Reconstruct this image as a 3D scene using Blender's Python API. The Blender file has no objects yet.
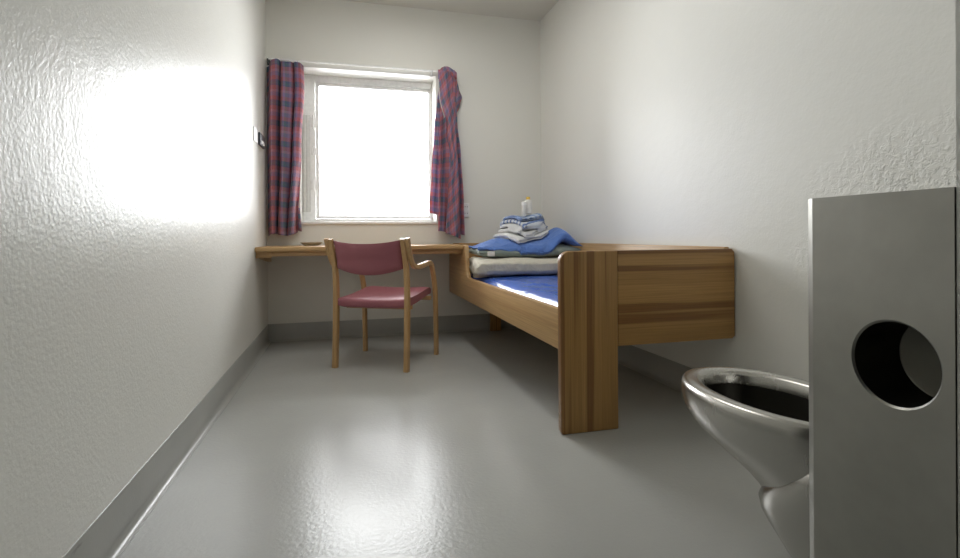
import bpy, bmesh, math, random
from mathutils import Vector, Matrix, noise as mnoise

random.seed(7)
sc = bpy.context.scene
COL = sc.collection
PI = math.pi

# ------------------------------------------------------------------ room numbers (metres)
L, W, H = 4.091, 2.180, 2.60          # back wall, right wall, ceiling
HB = 0.1295                            # height of the floor skirting
YF = 0.50                              # inner face of the front wall
XD = 1.352                             # right side of the door opening
WX0, WX1, WZ0, WZ1 = 0.236, 1.276, 0.890, 2.066   # window opening

# ------------------------------------------------------------------ helpers
def tag(o, label=None, cat=None, group=None, kind=None):
    if label: o['label'] = label
    if cat: o['category'] = cat
    if group: o['group'] = group
    if kind: o['kind'] = kind
    return o

def thing(name, label, cat, loc=(0, 0, 0), rz=0.0, group=None):
    o = bpy.data.objects.new(name, None)
    o.empty_display_size = 0.05
    COL.objects.link(o)
    o.location = loc
    o.rotation_euler = (0, 0, rz)
    return tag(o, label, cat, group)

def obj(name, bm, mat, parent=None, smooth=True, angle=35):
    bmesh.ops.recalc_face_normals(bm, faces=bm.faces[:])
    me = bpy.data.meshes.new(name)
    bm.to_mesh(me)
    bm.free()
    for p in me.polygons:
        p.use_smooth = smooth
    if smooth and angle < 180:
        me.set_sharp_from_angle(angle=math.radians(angle))
    me.materials.append(mat)
    o = bpy.data.objects.new(name, me)
    COL.objects.link(o)
    if parent is not None:
        o.parent = parent
    return o

def struct(name, bm, mat, smooth=False):
    return tag(obj(name, bm, mat, None, smooth), kind='structure')

def box(bm, a, b, bev=0.0, seg=2):
    x0, y0, z0 = (min(a[i], b[i]) for i in range(3))
    x1, y1, z1 = (max(a[i], b[i]) for i in range(3))
    vs = [bm.verts.new(p) for p in ((x0, y0, z0), (x1, y0, z0), (x1, y1, z0), (x0, y1, z0),
                                    (x0, y0, z1), (x1, y0, z1), (x1, y1, z1), (x0, y1, z1))]
    fs = [bm.faces.new([vs[i] for i in f]) for f in ((0, 3, 2, 1), (4, 5, 6, 7), (0, 1, 5, 4),
                                                     (1, 2, 6, 5), (2, 3, 7, 6), (3, 0, 4, 7))]
    if bev > 0:
        es = list({e for f in fs for e in f.edges})
        bmesh.ops.bevel(bm, geom=es, offset=bev, segments=seg, affect='EDGES', profile=0.5)
    return bm

def prism(bm, pts, axis, a, b, bev=0.0, seg=2):
    """closed 2-D outline pts swept from a to b along an axis (0 x: pts are y,z; 1 y: x,z; 2 z: x,y)"""
    def P(p, t):
        return ((t, p[0], p[1]), (p[0], t, p[1]), (p[0], p[1], t))[axis]
    A = [bm.verts.new(P(p, a)) for p in pts]
    B = [bm.verts.new(P(p, b)) for p in pts]
    n = len(pts)
    fs = [bm.faces.new(A), bm.faces.new(B[::-1])]
    rim = list(fs[0].edges) + list(fs[1].edges)
    for i in range(n):
        fs.append(bm.faces.new((A[i], A[(i + 1) % n], B[(i + 1) % n], B[i])))
    if bev > 0:
        bmesh.ops.recalc_face_normals(bm, faces=fs)
        bmesh.ops.bevel(bm, geom=rim, offset=bev, segments=seg, affect='EDGES', profile=0.5)
    return bm

def arc(cx, cy, r, a0, a1, n=6):
    return [(cx + r * math.cos(math.radians(a0 + (a1 - a0) * i / n)),
             cy + r * math.sin(math.radians(a0 + (a1 - a0) * i / n))) for i in range(n + 1)]

def tube(bm, pts, r, n=10, caps=True):
    rings = []
    pts = [Vector(p) for p in pts]
    for i, p in enumerate(pts):
        t = (pts[min(i + 1, len(pts) - 1)] - pts[max(i - 1, 0)]).normalized()
        u = t.orthogonal().normalized()
        if rings:
            u = (pu - t * pu.dot(t)).normalized()
        pu = u
        v = t.cross(u)
        rr = r[i] if isinstance(r, (list, tuple)) else r
        rings.append([bm.verts.new(p + (u * math.cos(2 * PI * k / n) + v * math.sin(2 * PI * k / n)) * rr) for k in range(n)])
    for a, b in zip(rings, rings[1:]):
        for k in range(n):
            bm.faces.new((a[k], a[(k + 1) % n], b[(k + 1) % n], b[k]))
    if caps:
        bm.faces.new(rings[0][::-1])
        bm.faces.new(rings[-1])
    return bm

def lathe(bm, prof, c=(0, 0, 0), n=24):
    rings = []
    for r, z in prof:
        if r < 1e-6:
            rings.append([bm.verts.new((c[0], c[1], c[2] + z))])
        else:
            rings.append([bm.verts.new((c[0] + r * math.cos(2 * PI * k / n), c[1] + r * math.sin(2 * PI * k / n), c[2] + z)) for k in range(n)])
    for a, b in zip(rings, rings[1:]):
        for k in range(n):
            q = [a[k % len(a)], a[(k + 1) % len(a)], b[(k + 1) % len(b)], b[k % len(b)]]
            q = list(dict.fromkeys(q))
            if len(q) > 2:
                bm.faces.new(q)
    return bm

def loft(bm, rings, cap0=True, cap1=True):
    R = [[bm.verts.new(p) for p in r] for r in rings]
    n = len(R[0])
    for a, b in zip(R, R[1:]):
        for k in range(n):
            bm.faces.new((a[k], a[(k + 1) % n], b[(k + 1) % n], b[k]))
    if cap0: bm.faces.new(R[0][::-1])
    if cap1: bm.faces.new(R[-1])
    return bm

def spline(pts, n=8):
    """Catmull-Rom through tuples of any length"""
    out = []
    P = [pts[0]] + list(pts) + [pts[-1]]
    for i in range(1, len(P) - 2):
        for k in range(n):
            t = k / n
            out.append(tuple(0.5 * (2 * b + (c - a) * t + (2 * a - 5 * b + 4 * c - d) * t * t + (3 * b - a - 3 * c + d) * t ** 3)
                             for a, b, c, d in zip(P[i - 1], P[i], P[i + 1], P[i + 2])))
    out.append(tuple(pts[-1]))
    return out

def lerp_table(tab, v):
    if v <= tab[0][0]: return tab[0][1]
    for (a, x), (b, y) in zip(tab, tab[1:]):
        if v <= b:
            t = (v - a) / (b - a)
            t = t * t * (3 - 2 * t)
            return x + (y - x) * t
    return tab[-1][1]

# ------------------------------------------------------------------ materials
class NT:
    def __init__(self, name):
        self.m = bpy.data.materials.new(name)
        self.m.use_nodes = True
        self.t = self.m.node_tree
        self.b = self.t.nodes['Principled BSDF']
        self.out = self.t.nodes['Material Output']
    def n(self, typ, **kw):
        o = self.t.nodes.new(typ)
        for k, v in kw.items():
            if k.startswith('i_'):
                o.inputs[int(k[2:])].default_value = v
            else:
                setattr(o, k, v)
        return o
    def l(self, a, b):
        self.t.links.new(a, b)
    def set(self, **kw):
        for k, v in kw.items():
            self.b.inputs[k.replace('_', ' ')].default_value = v
        return self
    def math(self, op, a, b=None, c=None):
        o = self.n('ShaderNodeMath', operation=op)
        for i, x in enumerate((a, b, c)):
            if x is None: continue
            if isinstance(x, (int, float)): o.inputs[i].default_value = x
            else: self.l(x, o.inputs[i])
        return o.outputs[0]
    def ramp(self, fac, stops, interp='LINEAR'):
        o = self.n('ShaderNodeValToRGB')
        cr = o.color_ramp
        cr.interpolation = interp
        while len(cr.elements) < len(stops): cr.elements.new(0.5)
        for e, (p, c) in zip(cr.elements, stops):
            e.position = p
            e.color = (*c, 1) if len(c) == 3 else c
        self.l(fac, o.inputs[0])
        return o.outputs[0]
    def noise(self, vec, scale, detail=2.0, rough=0.5, dist=0.0):
        o = self.n('ShaderNodeTexNoise')
        o.inputs['Scale'].default_value = scale
        o.inputs['Detail'].default_value = detail
        o.inputs['Roughness'].default_value = rough
        o.inputs['Distortion'].default_value = dist
        if vec is not None: self.l(vec, o.inputs['Vector'])
        return o.outputs[0]
    def coord(self, which='Object', scale=None, loc=None):
        o = self.n('ShaderNodeTexCoord').outputs[which]
        if scale or loc:
            mp = self.n('ShaderNodeMapping')
            if scale: mp.inputs['Scale'].default_value = scale
            if loc: mp.inputs['Location'].default_value = loc
            self.l(o, mp.inputs['Vector'])
            return mp.outputs[0]
        return o
    def mix(self, fac, a, b, mode='MIX'):
        o = self.n('ShaderNodeMix', data_type='RGBA', blend_type=mode)
        for i, x in ((0, fac), (6, a), (7, b)):
            if isinstance(x, (int, float)): o.inputs[i].default_value = x
            elif isinstance(x, tuple): o.inputs[i].default_value = (*x, 1)
            else: self.l(x, o.inputs[i])
        return o.outputs[2]
    def bump(self, h, strength, dist, prev=None):
        o = self.n('ShaderNodeBump')
        o.inputs['Strength'].default_value = strength
        o.inputs['Distance'].default_value = dist
        self.l(h, o.inputs['Height'])
        if prev is not None: self.l(prev, o.inputs['Normal'])
        return o.outputs[0]

def plain(name, c, rough=0.5, metal=0.0, spec=0.5):
    m = NT(name)
    n = m.noise(m.coord(), 40, 3)
    col = m.ramp(n, [(0.3, tuple(x * 0.94 for x in c)), (0.7, tuple(min(1, x * 1.04) for x in c))])
    m.l(col, m.b.inputs['Base Color'])
    m.set(Roughness=rough, Metallic=metal, Specular_IOR_Level=spec)
    return m.m

def paint(name, c, rough, fine, lump, spec=0.5, patch=False):
    """rolled gloss paint over plaster"""
    m = NT(name)
    co = m.coord()
    n0 = m.noise(co, 1.3, 3)
    col = m.ramp(n0, [(0.3, tuple(x * 0.97 for x in c)), (0.7, c)])
    m.l(col, m.b.inputs['Base Color'])
    h1 = m.noise(co, 95, 2.5, 0.55)
    h2 = m.noise(co, 17, 3, 0.5)
    nb = m.bump(h2, 1.0, lump)
    nb = m.bump(h1, 1.0, fine, nb)
    if patch:
        sx = m.n('ShaderNodeSeparateXYZ'); m.l(co, sx.inputs[0])
        # a coarse repaired area of the plaster low down near the door end of the wall
        dy = m.math('SUBTRACT', sx.outputs[1], 0.98)
        dz = m.math('SUBTRACT', sx.outputs[2], 0.72)
        d = m.math('SQRT', m.math('ADD', m.math('MULTIPLY', dy, dy), m.math('MULTIPLY', m.math('MULTIPLY', dz, dz), 1.4)))
        d = m.math('ADD', d, m.math('MULTIPLY', m.noise(co, 3.5, 3), 0.55))
        k = m.ramp(d, [(0.52, (1, 1, 1)), (0.85, (0, 0, 0))])
        h3 = m.noise(co, 48, 3, 0.6, 0.4)
        hh = m.ramp(h3, [(0.42, (0, 0, 0)), (0.62, (1, 1, 1))])
        nb = m.bump(m.math('MULTIPLY', hh, k), 1.0, 0.0028, nb)
    m.l(nb, m.b.inputs['Normal'])
    m.set(Roughness=rough, Specular_IOR_Level=spec)
    return m.m

def wood(name, grain, cross, stave, tones, rough=0.38, dark=0.5, seed=0.0):
    """glued staves: grain axis index, cross axis index"""
    m = NT(name)
    co = m.coord()
    s = m.n('ShaderNodeSeparateXYZ'); m.l(co, s.inputs[0])
    cr = m.math('ADD', s.outputs[cross], 7.3 + seed)
    idx = m.math('FLOOR', m.math('DIVIDE', cr, stave))
    wn = m.n('ShaderNodeTexWhiteNoise', noise_dimensions='1D')
    m.l(idx, wn.inputs['W'])
    base = m.ramp(wn.outputs[0], [(0.0, tones[0]), (0.5, tones[1]), (1.0, tones[2])])
    sc3 = [1, 1, 1]
    for i in range(3): sc3[i] = 0.45 if i == grain else 24.0
    off = m.n('ShaderNodeMapping'); m.l(co, off.inputs[0]); off.inputs['Scale'].default_value = sc3
    off.inputs['Location'].default_value = (seed, seed * 2, seed)
    f1 = m.noise(off.outputs[0], 1.0, 2, 0.5, 0.25)
    heart = m.ramp(f1, [(0.52, (0, 0, 0)), (0.60, (1, 1, 1))])
    col = m.mix(m.math('MULTIPLY', heart, dark), base, tones[3])
    sc4 = [1, 1, 1]
    for i in range(3): sc4[i] = 3.0 if i == grain else 190.0
    mp = m.n('ShaderNodeMapping'); m.l(co, mp.inputs[0]); mp.inputs['Scale'].default_value = sc4
    f2 = m.noise(mp.outputs[0], 1.0, 3, 0.6)
    fib = m.ramp(f2, [(0.3, (0.80, 0.78, 0.75)), (0.65, (1.06, 1.05, 1.03))])
    col = m.mix(1.0, col, fib, 'MULTIPLY')
    m.l(col, m.b.inputs['Base Color'])
    m.l(m.bump(f2, 0.25, 0.0006), m.b.inputs['Normal'])
    m.set(Roughness=rough)
    return m.m

def steel(name, c, rough, brush=2, var=0.08, smear=0.0):
    m = NT(name)
    co = m.coord()
    sc3 = [160.0, 160.0, 160.0]; sc3[brush] = 3.0
    mp = m.n('ShaderNodeMapping'); m.l(co, mp.inputs[0]); mp.inputs['Scale'].default_value = sc3
    f = m.noise(mp.outputs[0], 1.0, 3, 0.6)
    g = m.noise(co, 5.0, 4, 0.6)
    r = m.math('ADD', m.math('MULTIPLY', f, var), m.math('MULTIPLY', g, var * 1.5))
    m.l(m.math('ADD', r, rough - var * 1.25), m.b.inputs['Roughness'])
    col = m.ramp(g, [(0.3, tuple(x * (1 - smear) for x in c)), (0.7, c)])
    m.l(col, m.b.inputs['Base Color'])
    m.l(m.bump(f, 0.12, 0.0004), m.b.inputs['Normal'])
    m.set(Metallic=1.0)
    return m.m

def fabric(name, c1, c2, scale=500, rough=0.85, sheen=0.2, wrinkle=0.004, wscale=9):
    m = NT(name)
    co = m.coord()
    n = m.noise(co, scale, 2)
    n2 = m.noise(co, 6, 3)
    f = m.math('ADD', m.math('MULTIPLY', n, 0.5), m.math('MULTIPLY', n2, 0.5))
    col = m.ramp(f, [(0.35, c1), (0.65, c2)])
    m.l(col, m.b.inputs['Base Color'])
    w = m.noise(co, wscale, 4, 0.55, 0.6)
    nb = m.bump(w, 1.0, wrinkle)
    nb = m.bump(n, 0.3, 0.001, nb)
    m.l(nb, m.b.inputs['Normal'])
    m.set(Roughness=rough, Sheen_Weight=sheen)
    return m.m

def plaid(name):
    """woven check by the cloth's own UV (metres of cloth)"""
    m = NT(name)
    uv = m.coord('UV')
    s = m.n('ShaderNodeSeparateXYZ'); m.l(uv, s.inputs[0])
    RED, PINK, PUR, NAVY, TEAL = (0.62, 0.21, 0.23), (0.64, 0.35, 0.44), (0.36, 0.29, 0.50), (0.16, 0.19, 0.32), (0.14, 0.25, 0.28)
    fu = m.math('FRACT', m.math('DIVIDE', s.outputs[0], 0.135))
    fv = m.math('FRACT', m.math('DIVIDE', s.outputs[1], 0.150))
    cu = m.ramp(fu, [(0, TEAL), (0.10, NAVY), (0.22, PUR), (0.36, RED), (0.58, PINK), (0.66, RED), (0.86, PUR)], 'CONSTANT')
    cv = m.ramp(fv, [(0, NAVY), (0.12, TEAL), (0.20, NAVY), (0.28, RED), (0.48, PINK), (0.60, PUR), (0.80, RED)], 'CONSTANT')
    col = m.mix(0.52, cu, cv)
    n = m.noise(m.coord(), 900, 2)
    tex = m.ramp(n, [(0.3, (0.8, 0.8, 0.8)), (0.7, (1.1, 1.1, 1.1))])
    col = m.mix(1.0, col, tex, 'MULTIPLY')
    m.l(col, m.b.inputs['Base Color'])
    m.set(Roughness=0.85, Sheen_Weight=0.15)
    m.l(m.bump(n, 0.2, 0.001), m.b.inputs['Normal'])
    tr = m.n('ShaderNodeBsdfTranslucent'); m.l(col, tr.inputs[0])
    mx = m.n('ShaderNodeMixShader', i_0=0.38)
    m.l(m.b.outputs[0], mx.inputs[1]); m.l(tr.outputs[0], mx.inputs[2])
    m.l(mx.outputs[0], m.out.inputs[0])
    return m.m

def glass_pane(name):
    m = NT(name)
    tr = m.n('ShaderNodeBsdfTransparent')
    gl = m.n('ShaderNodeBsdfGlossy'); gl.inputs['Roughness'].default_value = 0.02
    fr = m.n('ShaderNodeFresnel'); fr.inputs[0].default_value = 1.45
    mx = m.n('ShaderNodeMixShader')
    m.l(fr.outputs[0], mx.inputs[0]); m.l(tr.outputs[0], mx.inputs[1]); m.l(gl.outputs[0], mx.inputs[2])
    m.l(mx.outputs[0], m.out.inputs[0])
    return m.m

def vinyl_floor(name):
    m = NT(name)
    co = m.coord()
    n = m.noise(co, 2.2, 4)
    n2 = m.noise(co, 260, 2)
    f = m.math('ADD', m.math('MULTIPLY', n, 0.7), m.math('MULTIPLY', n2, 0.3))
    col = m.ramp(f, [(0.35, (0.405, 0.412, 0.395)), (0.65, (0.445, 0.452, 0.432))])
    m.l(col, m.b.inputs['Base Color'])
    h1 = m.noise(co, 75, 2, 0.5)
    h2 = m.noise(co, 7, 0.5, 0.5)
    nb = m.bump(h2, 1.0, 0.0006)
    nb = m.bump(h1, 1.0, 0.0007, nb)
    m.l(nb, m.b.inputs['Normal'])
    m.set(Roughness=0.26, Specular_IOR_Level=0.42)
    return m.m

def skirting(name):
    m = NT(name)
    co = m.coord()
    n = m.noise(co, 3.5, 4)
    col = m.ramp(n, [(0.35, (0.335, 0.342, 0.325)), (0.65, (0.375, 0.38, 0.362))])
    # scuffs
    s = m.noise(m.coord('Object', (9, 5, 26)), 1.0, 5, 0.65, 0.5)
    k = m.ramp(s, [(0.66, (0, 0, 0)), (0.76, (1, 1, 1))])
    col = m.mix(m.math('MULTIPLY', k, 0.55), col, (0.06, 0.055, 0.05))
    m.l(col, m.b.inputs['Base Color'])
    m.l(m.bump(m.noise(co, 110, 2), 1.0, 0.0004), m.b.inputs['Normal'])
    m.set(Roughness=0.3)
    return m.m

M = {}
M['wall_l'] = paint('gloss_paint_left', (0.79, 0.79, 0.75), 0.33, 0.0011, 0.0012, 0.28)
M['wall_r'] = paint('gloss_paint_right', (0.79, 0.79, 0.75), 0.47, 0.0005, 0.0012, 0.4, patch=True)
M['wall_b'] = paint('satin_paint_back', (0.80, 0.795, 0.745), 0.5, 0.0003, 0.0006)
M['ceil'] = paint('ceiling_paint', (0.70, 0.69, 0.63), 0.7, 0.0002, 0.0008)
M['floor'] = vinyl_floor('grey_vinyl')
M['skirt'] = skirting('grey_coved_vinyl')
M['corridor'] = paint('corridor_paint', (0.22, 0.215, 0.20), 0.6, 0.0003, 0.001)
M['white'] = plain('white_lacquer', (0.91, 0.91, 0.90), 0.35)
M['ventgrey'] = plain('pale_grey_lacquer', (0.70, 0.70, 0.68), 0.45)
M['glass'] = glass_pane('window_glass')
M['plaid'] = plaid('plaid_cloth')
PINE = [(0.40, 0.225, 0.074), (0.44, 0.252, 0.086), (0.475, 0.275, 0.098), (0.19, 0.078, 0.022)]
M['pine_z'] = wood('pine_upright', 2, 0, 0.043, PINE, dark=0.75, seed=0.31)
M['pine_x'] = wood('pine_crosswise', 0, 2, 0.036, PINE, dark=0.75, seed=1.7)
RAIL = [(0.49, 0.315, 0.145), (0.53, 0.345, 0.165), (0.58, 0.385, 0.19), (0.37, 0.205, 0.085)]
M['pine_y'] = wood('pine_lengthwise', 1, 2, 0.041, RAIL, dark=0.5, seed=2.9)
M['desk'] = wood('desk_pine', 0, 1, 0.05, RAIL, dark=0.35, seed=4.1)
M['beech'] = wood('beech_laminate', 2, 0, 0.03, [(0.48, 0.30, 0.135), (0.52, 0.33, 0.155), (0.55, 0.36, 0.175), (0.42, 0.25, 0.11)], dark=0.3, seed=5.0)
M['maroon'] = fabric('maroon_upholstery', (0.28, 0.082, 0.105), (0.33, 0.105, 0.128), 700, 0.52, 0.1, 0.0006, 12)
M['steel_box'] = steel('brushed_steel', (0.365, 0.36, 0.33), 0.40, 2, 0.07, 0.22)
M['steel_recess'] = steel('shaded_recess_steel', (0.19, 0.185, 0.16), 0.30, 0, 0.06, 0.2)  # steel darkened in colour to carry the shade inside the round recess
M['steel_bowl'] = steel('polished_steel', (0.47, 0.46, 0.43), 0.26, 2, 0.06, 0.06)
M['steel_dark'] = steel('shaded_bowl_steel', (0.035, 0.033, 0.028), 0.4, 2, 0.07, 0.3)  # near-black colour stands in for the shade inside the toilet bowl
M['vinyl_blue'] = None
M['cream'] = fabric('cream_quilting', (0.60, 0.57, 0.47), (0.68, 0.65, 0.55), 400, 0.9, 0.2, 0.018, 13)
M['green'] = fabric('grey_green_cotton', (0.25, 0.31, 0.28), (0.31, 0.37, 0.335), 600, 0.9, 0.2, 0.018, 14)
M['blue'] = fabric('blue_cotton', (0.085, 0.185, 0.51), (0.12, 0.24, 0.62), 600, 0.85, 0.2, 0.030, 13)
M['linen'] = fabric('white_linen', (0.66, 0.67, 0.67), (0.76, 0.77, 0.77), 500, 0.9, 0.2, 0.004, 14)
M['plastic'] = plain('white_plastic', (0.78, 0.77, 0.74), 0.35)
M['yellow'] = plain('yellow_plastic', (0.75, 0.52, 0.10), 0.4)
M['black'] = plain('dark_plastic', (0.03, 0.035, 0.045), 0.35)
M['dish'] = plain('beige_ceramic', (0.42, 0.37, 0.28), 0.5)
M['tagwhite'] = plain('white_label_cloth', (0.75, 0.75, 0.72), 0.8)

def blue_vinyl():
    m = NT('blue_mattress_vinyl')
    co = m.coord()
    n = m.noise(co, 5, 3)
    m.l(m.ramp(n, [(0.3, (0.045, 0.115, 0.45)), (0.7, (0.06, 0.145, 0.54))]), m.b.inputs['Base Color'])
    w = m.noise(m.coord('Object', (1.4, 0.8, 1)), 5.5, 3, 0.5, 0.8)
    nb = m.bump(w, 1.0, 0.007)
    nb = m.bump(m.noise(co, 60, 2), 0.4, 0.001, nb)
    m.l(nb, m.b.inputs['Normal'])
    m.set(Roughness=0.22)
    return m.m
M['vinyl_blue'] = blue_vinyl()

def striped(name, a, b, period, axis=0):
    m = NT(name)
    co = m.coord()
    s = m.n('ShaderNodeSeparateXYZ'); m.l(co, s.inputs[0])
    f = m.math('FRACT', m.math('DIVIDE', m.math('ADD', s.outputs[axis], m.math('MULTIPLY', m.noise(co, 9, 2), 0.02)), period))
    col = m.ramp(f, [(0, a), (0.45, b), (0.85, a)], 'CONSTANT')
    m.l(col, m.b.inputs['Base Color'])
    m.l(m.bump(m.noise(co, 14, 4, 0.55, 0.6), 1.0, 0.004), m.b.inputs['Normal'])
    m.set(Roughness=0.9)
    return m.m
M['stripe'] = striped('blue_striped_cotton', (0.62, 0.66, 0.72), (0.14, 0.21, 0.42), 0.030, 1)
M['grey_blue'] = striped('blue_grey_cotton', (0.40, 0.47, 0.60), (0.20, 0.28, 0.50), 0.044, 0)

# ------------------------------------------------------------------ the setting
bm = bmesh.new(); box(bm, (-0.15, -1.6, -0.12), (W + 0.15, L + 0.32, 0.0)); struct('floor', bm, M['floor'])
bm = bmesh.new(); box(bm, (-0.15, YF - 0.15, H), (W + 0.15, L + 0.32, H + 0.15)); struct('ceiling', bm, M['ceil'])
bm = bmesh.new(); box(bm, (-0.15, YF - 0.15, 0), (0, L + 0.32, H)); struct('wall_left', bm, M['wall_l'])
bm = bmesh.new(); box(bm, (W, YF - 0.15, 0), (W + 0.15, L + 0.32, H)); struct('wall_right', bm, M['wall_r'])
bm = bmesh.new()
box(bm, (0, L, 0), (W, L + 0.32, WZ0)); box(bm, (0, L, WZ1), (W, L + 0.32, H))
box(bm, (0, L, WZ0), (WX0, L + 0.32, WZ1)); box(bm, (WX1, L, WZ0), (W, L + 0.32, WZ1))
struct('wall_back', bm, M['wall_b'])
bm = bmesh.new()
box(bm, (XD, YF - 0.15, 0), (W, YF, H)); box(bm, (0, YF - 0.15, 0), (0.20, YF, H)); box(bm, (0.20, YF - 0.15, 2.1), (XD, YF, H))
struct('wall_front', bm, M['wall_r'])
# corridor behind the camera
bm = bmesh.new()
box(bm, (-0.15, -1.6, 0), (W + 0.15, -1.5, 2.6)); box(bm, (-0.15, -1.5, 0), (-0.05, YF - 0.15, 2.6)); box(bm, (W + 0.05, -1.5, 0), (W + 0.15, YF - 0.15, 2.6))
struct('wall_corridor', bm, M['corridor'])
bm = bmesh.new(); box(bm, (-0.15, -1.6, 2.6), (W + 0.15, YF - 0.15, 2.7)); struct('ceiling_corridor', bm, M['corridor'])

def cove(axis, sgn, wall, a, b):
    """skirting with a coved foot; profile measured out from the wall"""
    r, t = 0.022, 0.0025
    pr = [(0, 0.0), (t + r, 0.0), (t + r, 0.0015)] + [(t + r - r * math.sin(math.radians(k * 15)), 0.0015 + r - r * math.cos(math.radians(k * 15))) for k in range(1, 7)] + [(t, HB - 0.002), (t - 0.002, HB), (0, HB)]
    pts = [(wall + sgn * p, z) for p, z in pr]
    bm = bmesh.new()
    prism(bm, pts, axis, a, b)
    return bm
tag(obj('baseboard_left', cove(1, 1, 0, YF, L), M['skirt'], None, True, 50), kind='structure')
tag(obj('baseboard_right', cove(1, -1, W, YF + 0.226, L), M['skirt'], None, True, 50), kind='structure')
tag(obj('baseboard_back', cove(0, -1, L, 0, W), M['skirt'], None, True, 50), kind='structure')

# ------------------------------------------------------------------ window
YW = L + 0.20
GX0, GX1, GZ0, GZ1 = 0.365, 1.248, 0.948, 1.990
wf = tag(obj('window_1', (lambda b: (box(b, (WX0, YW - 0.005, WZ0), (GX0 - 0.03, YW + 0.06, WZ1), 0.004),
                                     box(b, (GX1 + 0.012, YW - 0.005, WZ0), (WX1, YW + 0.06, WZ1), 0.003),
                                     box(b, (GX0 - 0.03, YW - 0.005, WZ0), (GX1 + 0.012, YW + 0.06, GZ0 - 0.026), 0.004),
                                     box(b, (GX0 - 0.03, YW - 0.005, GZ1 + 0.026), (GX1 + 0.012, YW + 0.06, WZ1), 0.004), b)[-1])(bmesh.new()), M['white']), kind='structure')
bm = bmesh.new()
s0, s1 = 0.028, 0.011
box(bm, (GX0 - s0, YW + 0.008, GZ0 - 0.024), (GX0, YW + 0.05, GZ1 + 0.024), 0.003)
box(bm, (GX1, YW + 0.008, GZ0 - 0.024), (GX1 + s1, YW + 0.05, GZ1 + 0.024), 0.003)
box(bm, (GX0, YW + 0.008, GZ0 - 0.024), (GX1, YW + 0.05, GZ0), 0.003)
box(bm, (GX0, YW + 0.008, GZ1), (GX1, YW + 0.05, GZ1 + 0.024), 0.003)
obj('sash', bm, M['white'], wf)
bm = bmesh.new(); box(bm, (GX0 - 0.002, YW + 0.026, GZ0 - 0.002), (GX1 + 0.002, YW + 0.030, GZ1 + 0.002)); obj('pane', bm, M['glass'], wf, False)
# narrow ventilation shutter beside the pane, with its hinges
bm = bmesh.new(); box(bm, (WX0 + 0.004, YW - 0.022, 0.975), (WX0 + 0.028, YW - 0.004, 1.745), 0.003); box(bm, (WX0 + 0.028, YW - 0.014, 0.975), (WX0 + 0.062, YW - 0.004, 1.745), 0.003)
vent = obj('vent_shutter', bm, M['ventgrey'], wf); vent['label'] = 'pale grey narrow ventilation shutter'
for z, hh in ((1.69, 0.055), (1.46, 0.040), (1.19, 0.050)):
    bm = bmesh.new()
    tube(bm, [(WX0 + 0.085, YW - 0.012, z - hh), (WX0 + 0.085, YW - 0.012, z + hh)], 0.006, 10)
    box(bm, (WX0 + 0.066, YW - 0.010, z - hh * 0.7), (WX0 + 0.102, YW - 0.004, z + hh * 0.7), 0.001)
    obj('hinge', bm, M['white'], wf)
bm = bmesh.new(); box(bm, (WX0 - 0.01, L - 0.016, WZ0 - 0.016), (WX1 + 0.01, YW - 0.006, WZ0 + 0.004), 0.004); tag(obj('trim_1', bm, M['white']), kind='structure')

# ------------------------------------------------------------------ curtain rod and curtains
YC = L - 0.062
rod = thing('curtain_rod', 'thin white curtain rod across the wall above the window', 'curtain rod', (0.72, L, 2.085))
bm = bmesh.new(); tube(bm, [(-0.708, -0.05, 0.006), (0.705, -0.05, 0.006)], 0.0075, 12)
obj('rod', bm, M['white'], rod)
for x in (-0.700, -0.492, 0.520):
    bm = bmesh.new()
    box(bm, (x - 0.010, -0.006, -0.028), (x + 0.010, 0.0, 0.018), 0.002)
    tube(bm, [(x, -0.004, -0.012), (x, -0.035, -0.010), (x, -0.052, -0.004), (x, -0.058, 0.006)], 0.0045, 8)
    b = obj('bracket', bm, M['ventgrey'] if x > -0.6 else M['black'], rod)
    if x < -0.6: b['label'] = 'dark metal bracket at the rod end by the left wall'

def sheet(f, nu, nv, fu, fv, thick=0.0022):
    bm = bmesh.new()
    uvl = bm.loops.layers.uv.new('UVMap')
    G = [[bm.verts.new(f(i / nu, j / nv)) for i in range(nu + 1)] for j in range(nv + 1)]
    for j in range(nv):
        for i in range(nu):
            q = bm.faces.new((G[j][i], G[j][i + 1], G[j + 1][i + 1], G[j + 1][i]))
            for lp, (a, b) in zip(q.loops, ((i, j), (i + 1, j), (i + 1, j + 1), (i, j + 1))):
                lp[uvl].uv = fu(a / nu, b / nv), fv(a / nu, b / nv)
    return bm

def solid(o, t):
    md = o.modifiers.new('thickness', 'SOLIDIFY'); md.thickness = t; md.offset = 0
    return o

cl = thing('curtain', 'plaid red and blue curtain hanging straight left of the window', 'curtain', (0.13, YC, 0.78), group=None)
def f_left(u, v):
    w = lerp_table([(0, 0.258), (0.12, 0.262), (0.5, 0.235), (1, 0.205)], v)
    x = 0.014 + u * w
    ph = 0.35 * math.sin(1.4 * v + 0.3) + 0.10 * math.sin(5 * v + 3 * u)
    y = 0.042 * math.sin(2 * PI * (2.9 * u + ph)) + 0.010 * math.sin(2 * PI * (6.1 * u - 0.4 * v))
    y *= 0.55 + 0.45 * min(1, v * 4)
    x += 0.013 * math.sin(2 * PI * (2.9 * u + ph) + 1.3) * math.sin(PI * u)
    zt = 2.074 + 0.010 * math.sin(9 * u) - 0.050 * max(0, 0.25 - u) / 0.25 - 0.035 * max(0, u - 0.72) / 0.28
    zb = 0.785 + 0.012 * math.sin(7 * u) + 0.02 * u
    z = zt + (zb - zt) * v
    return (x - 0.13, y - 0.020, z - 0.78)
o = obj('curtain_cloth', sheet(f_left, 110, 90, lambda u, v: u * 0.52, lambda u, v: v * 1.30), M['plaid'], cl, True, 180); solid(o, 0.002)
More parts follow.
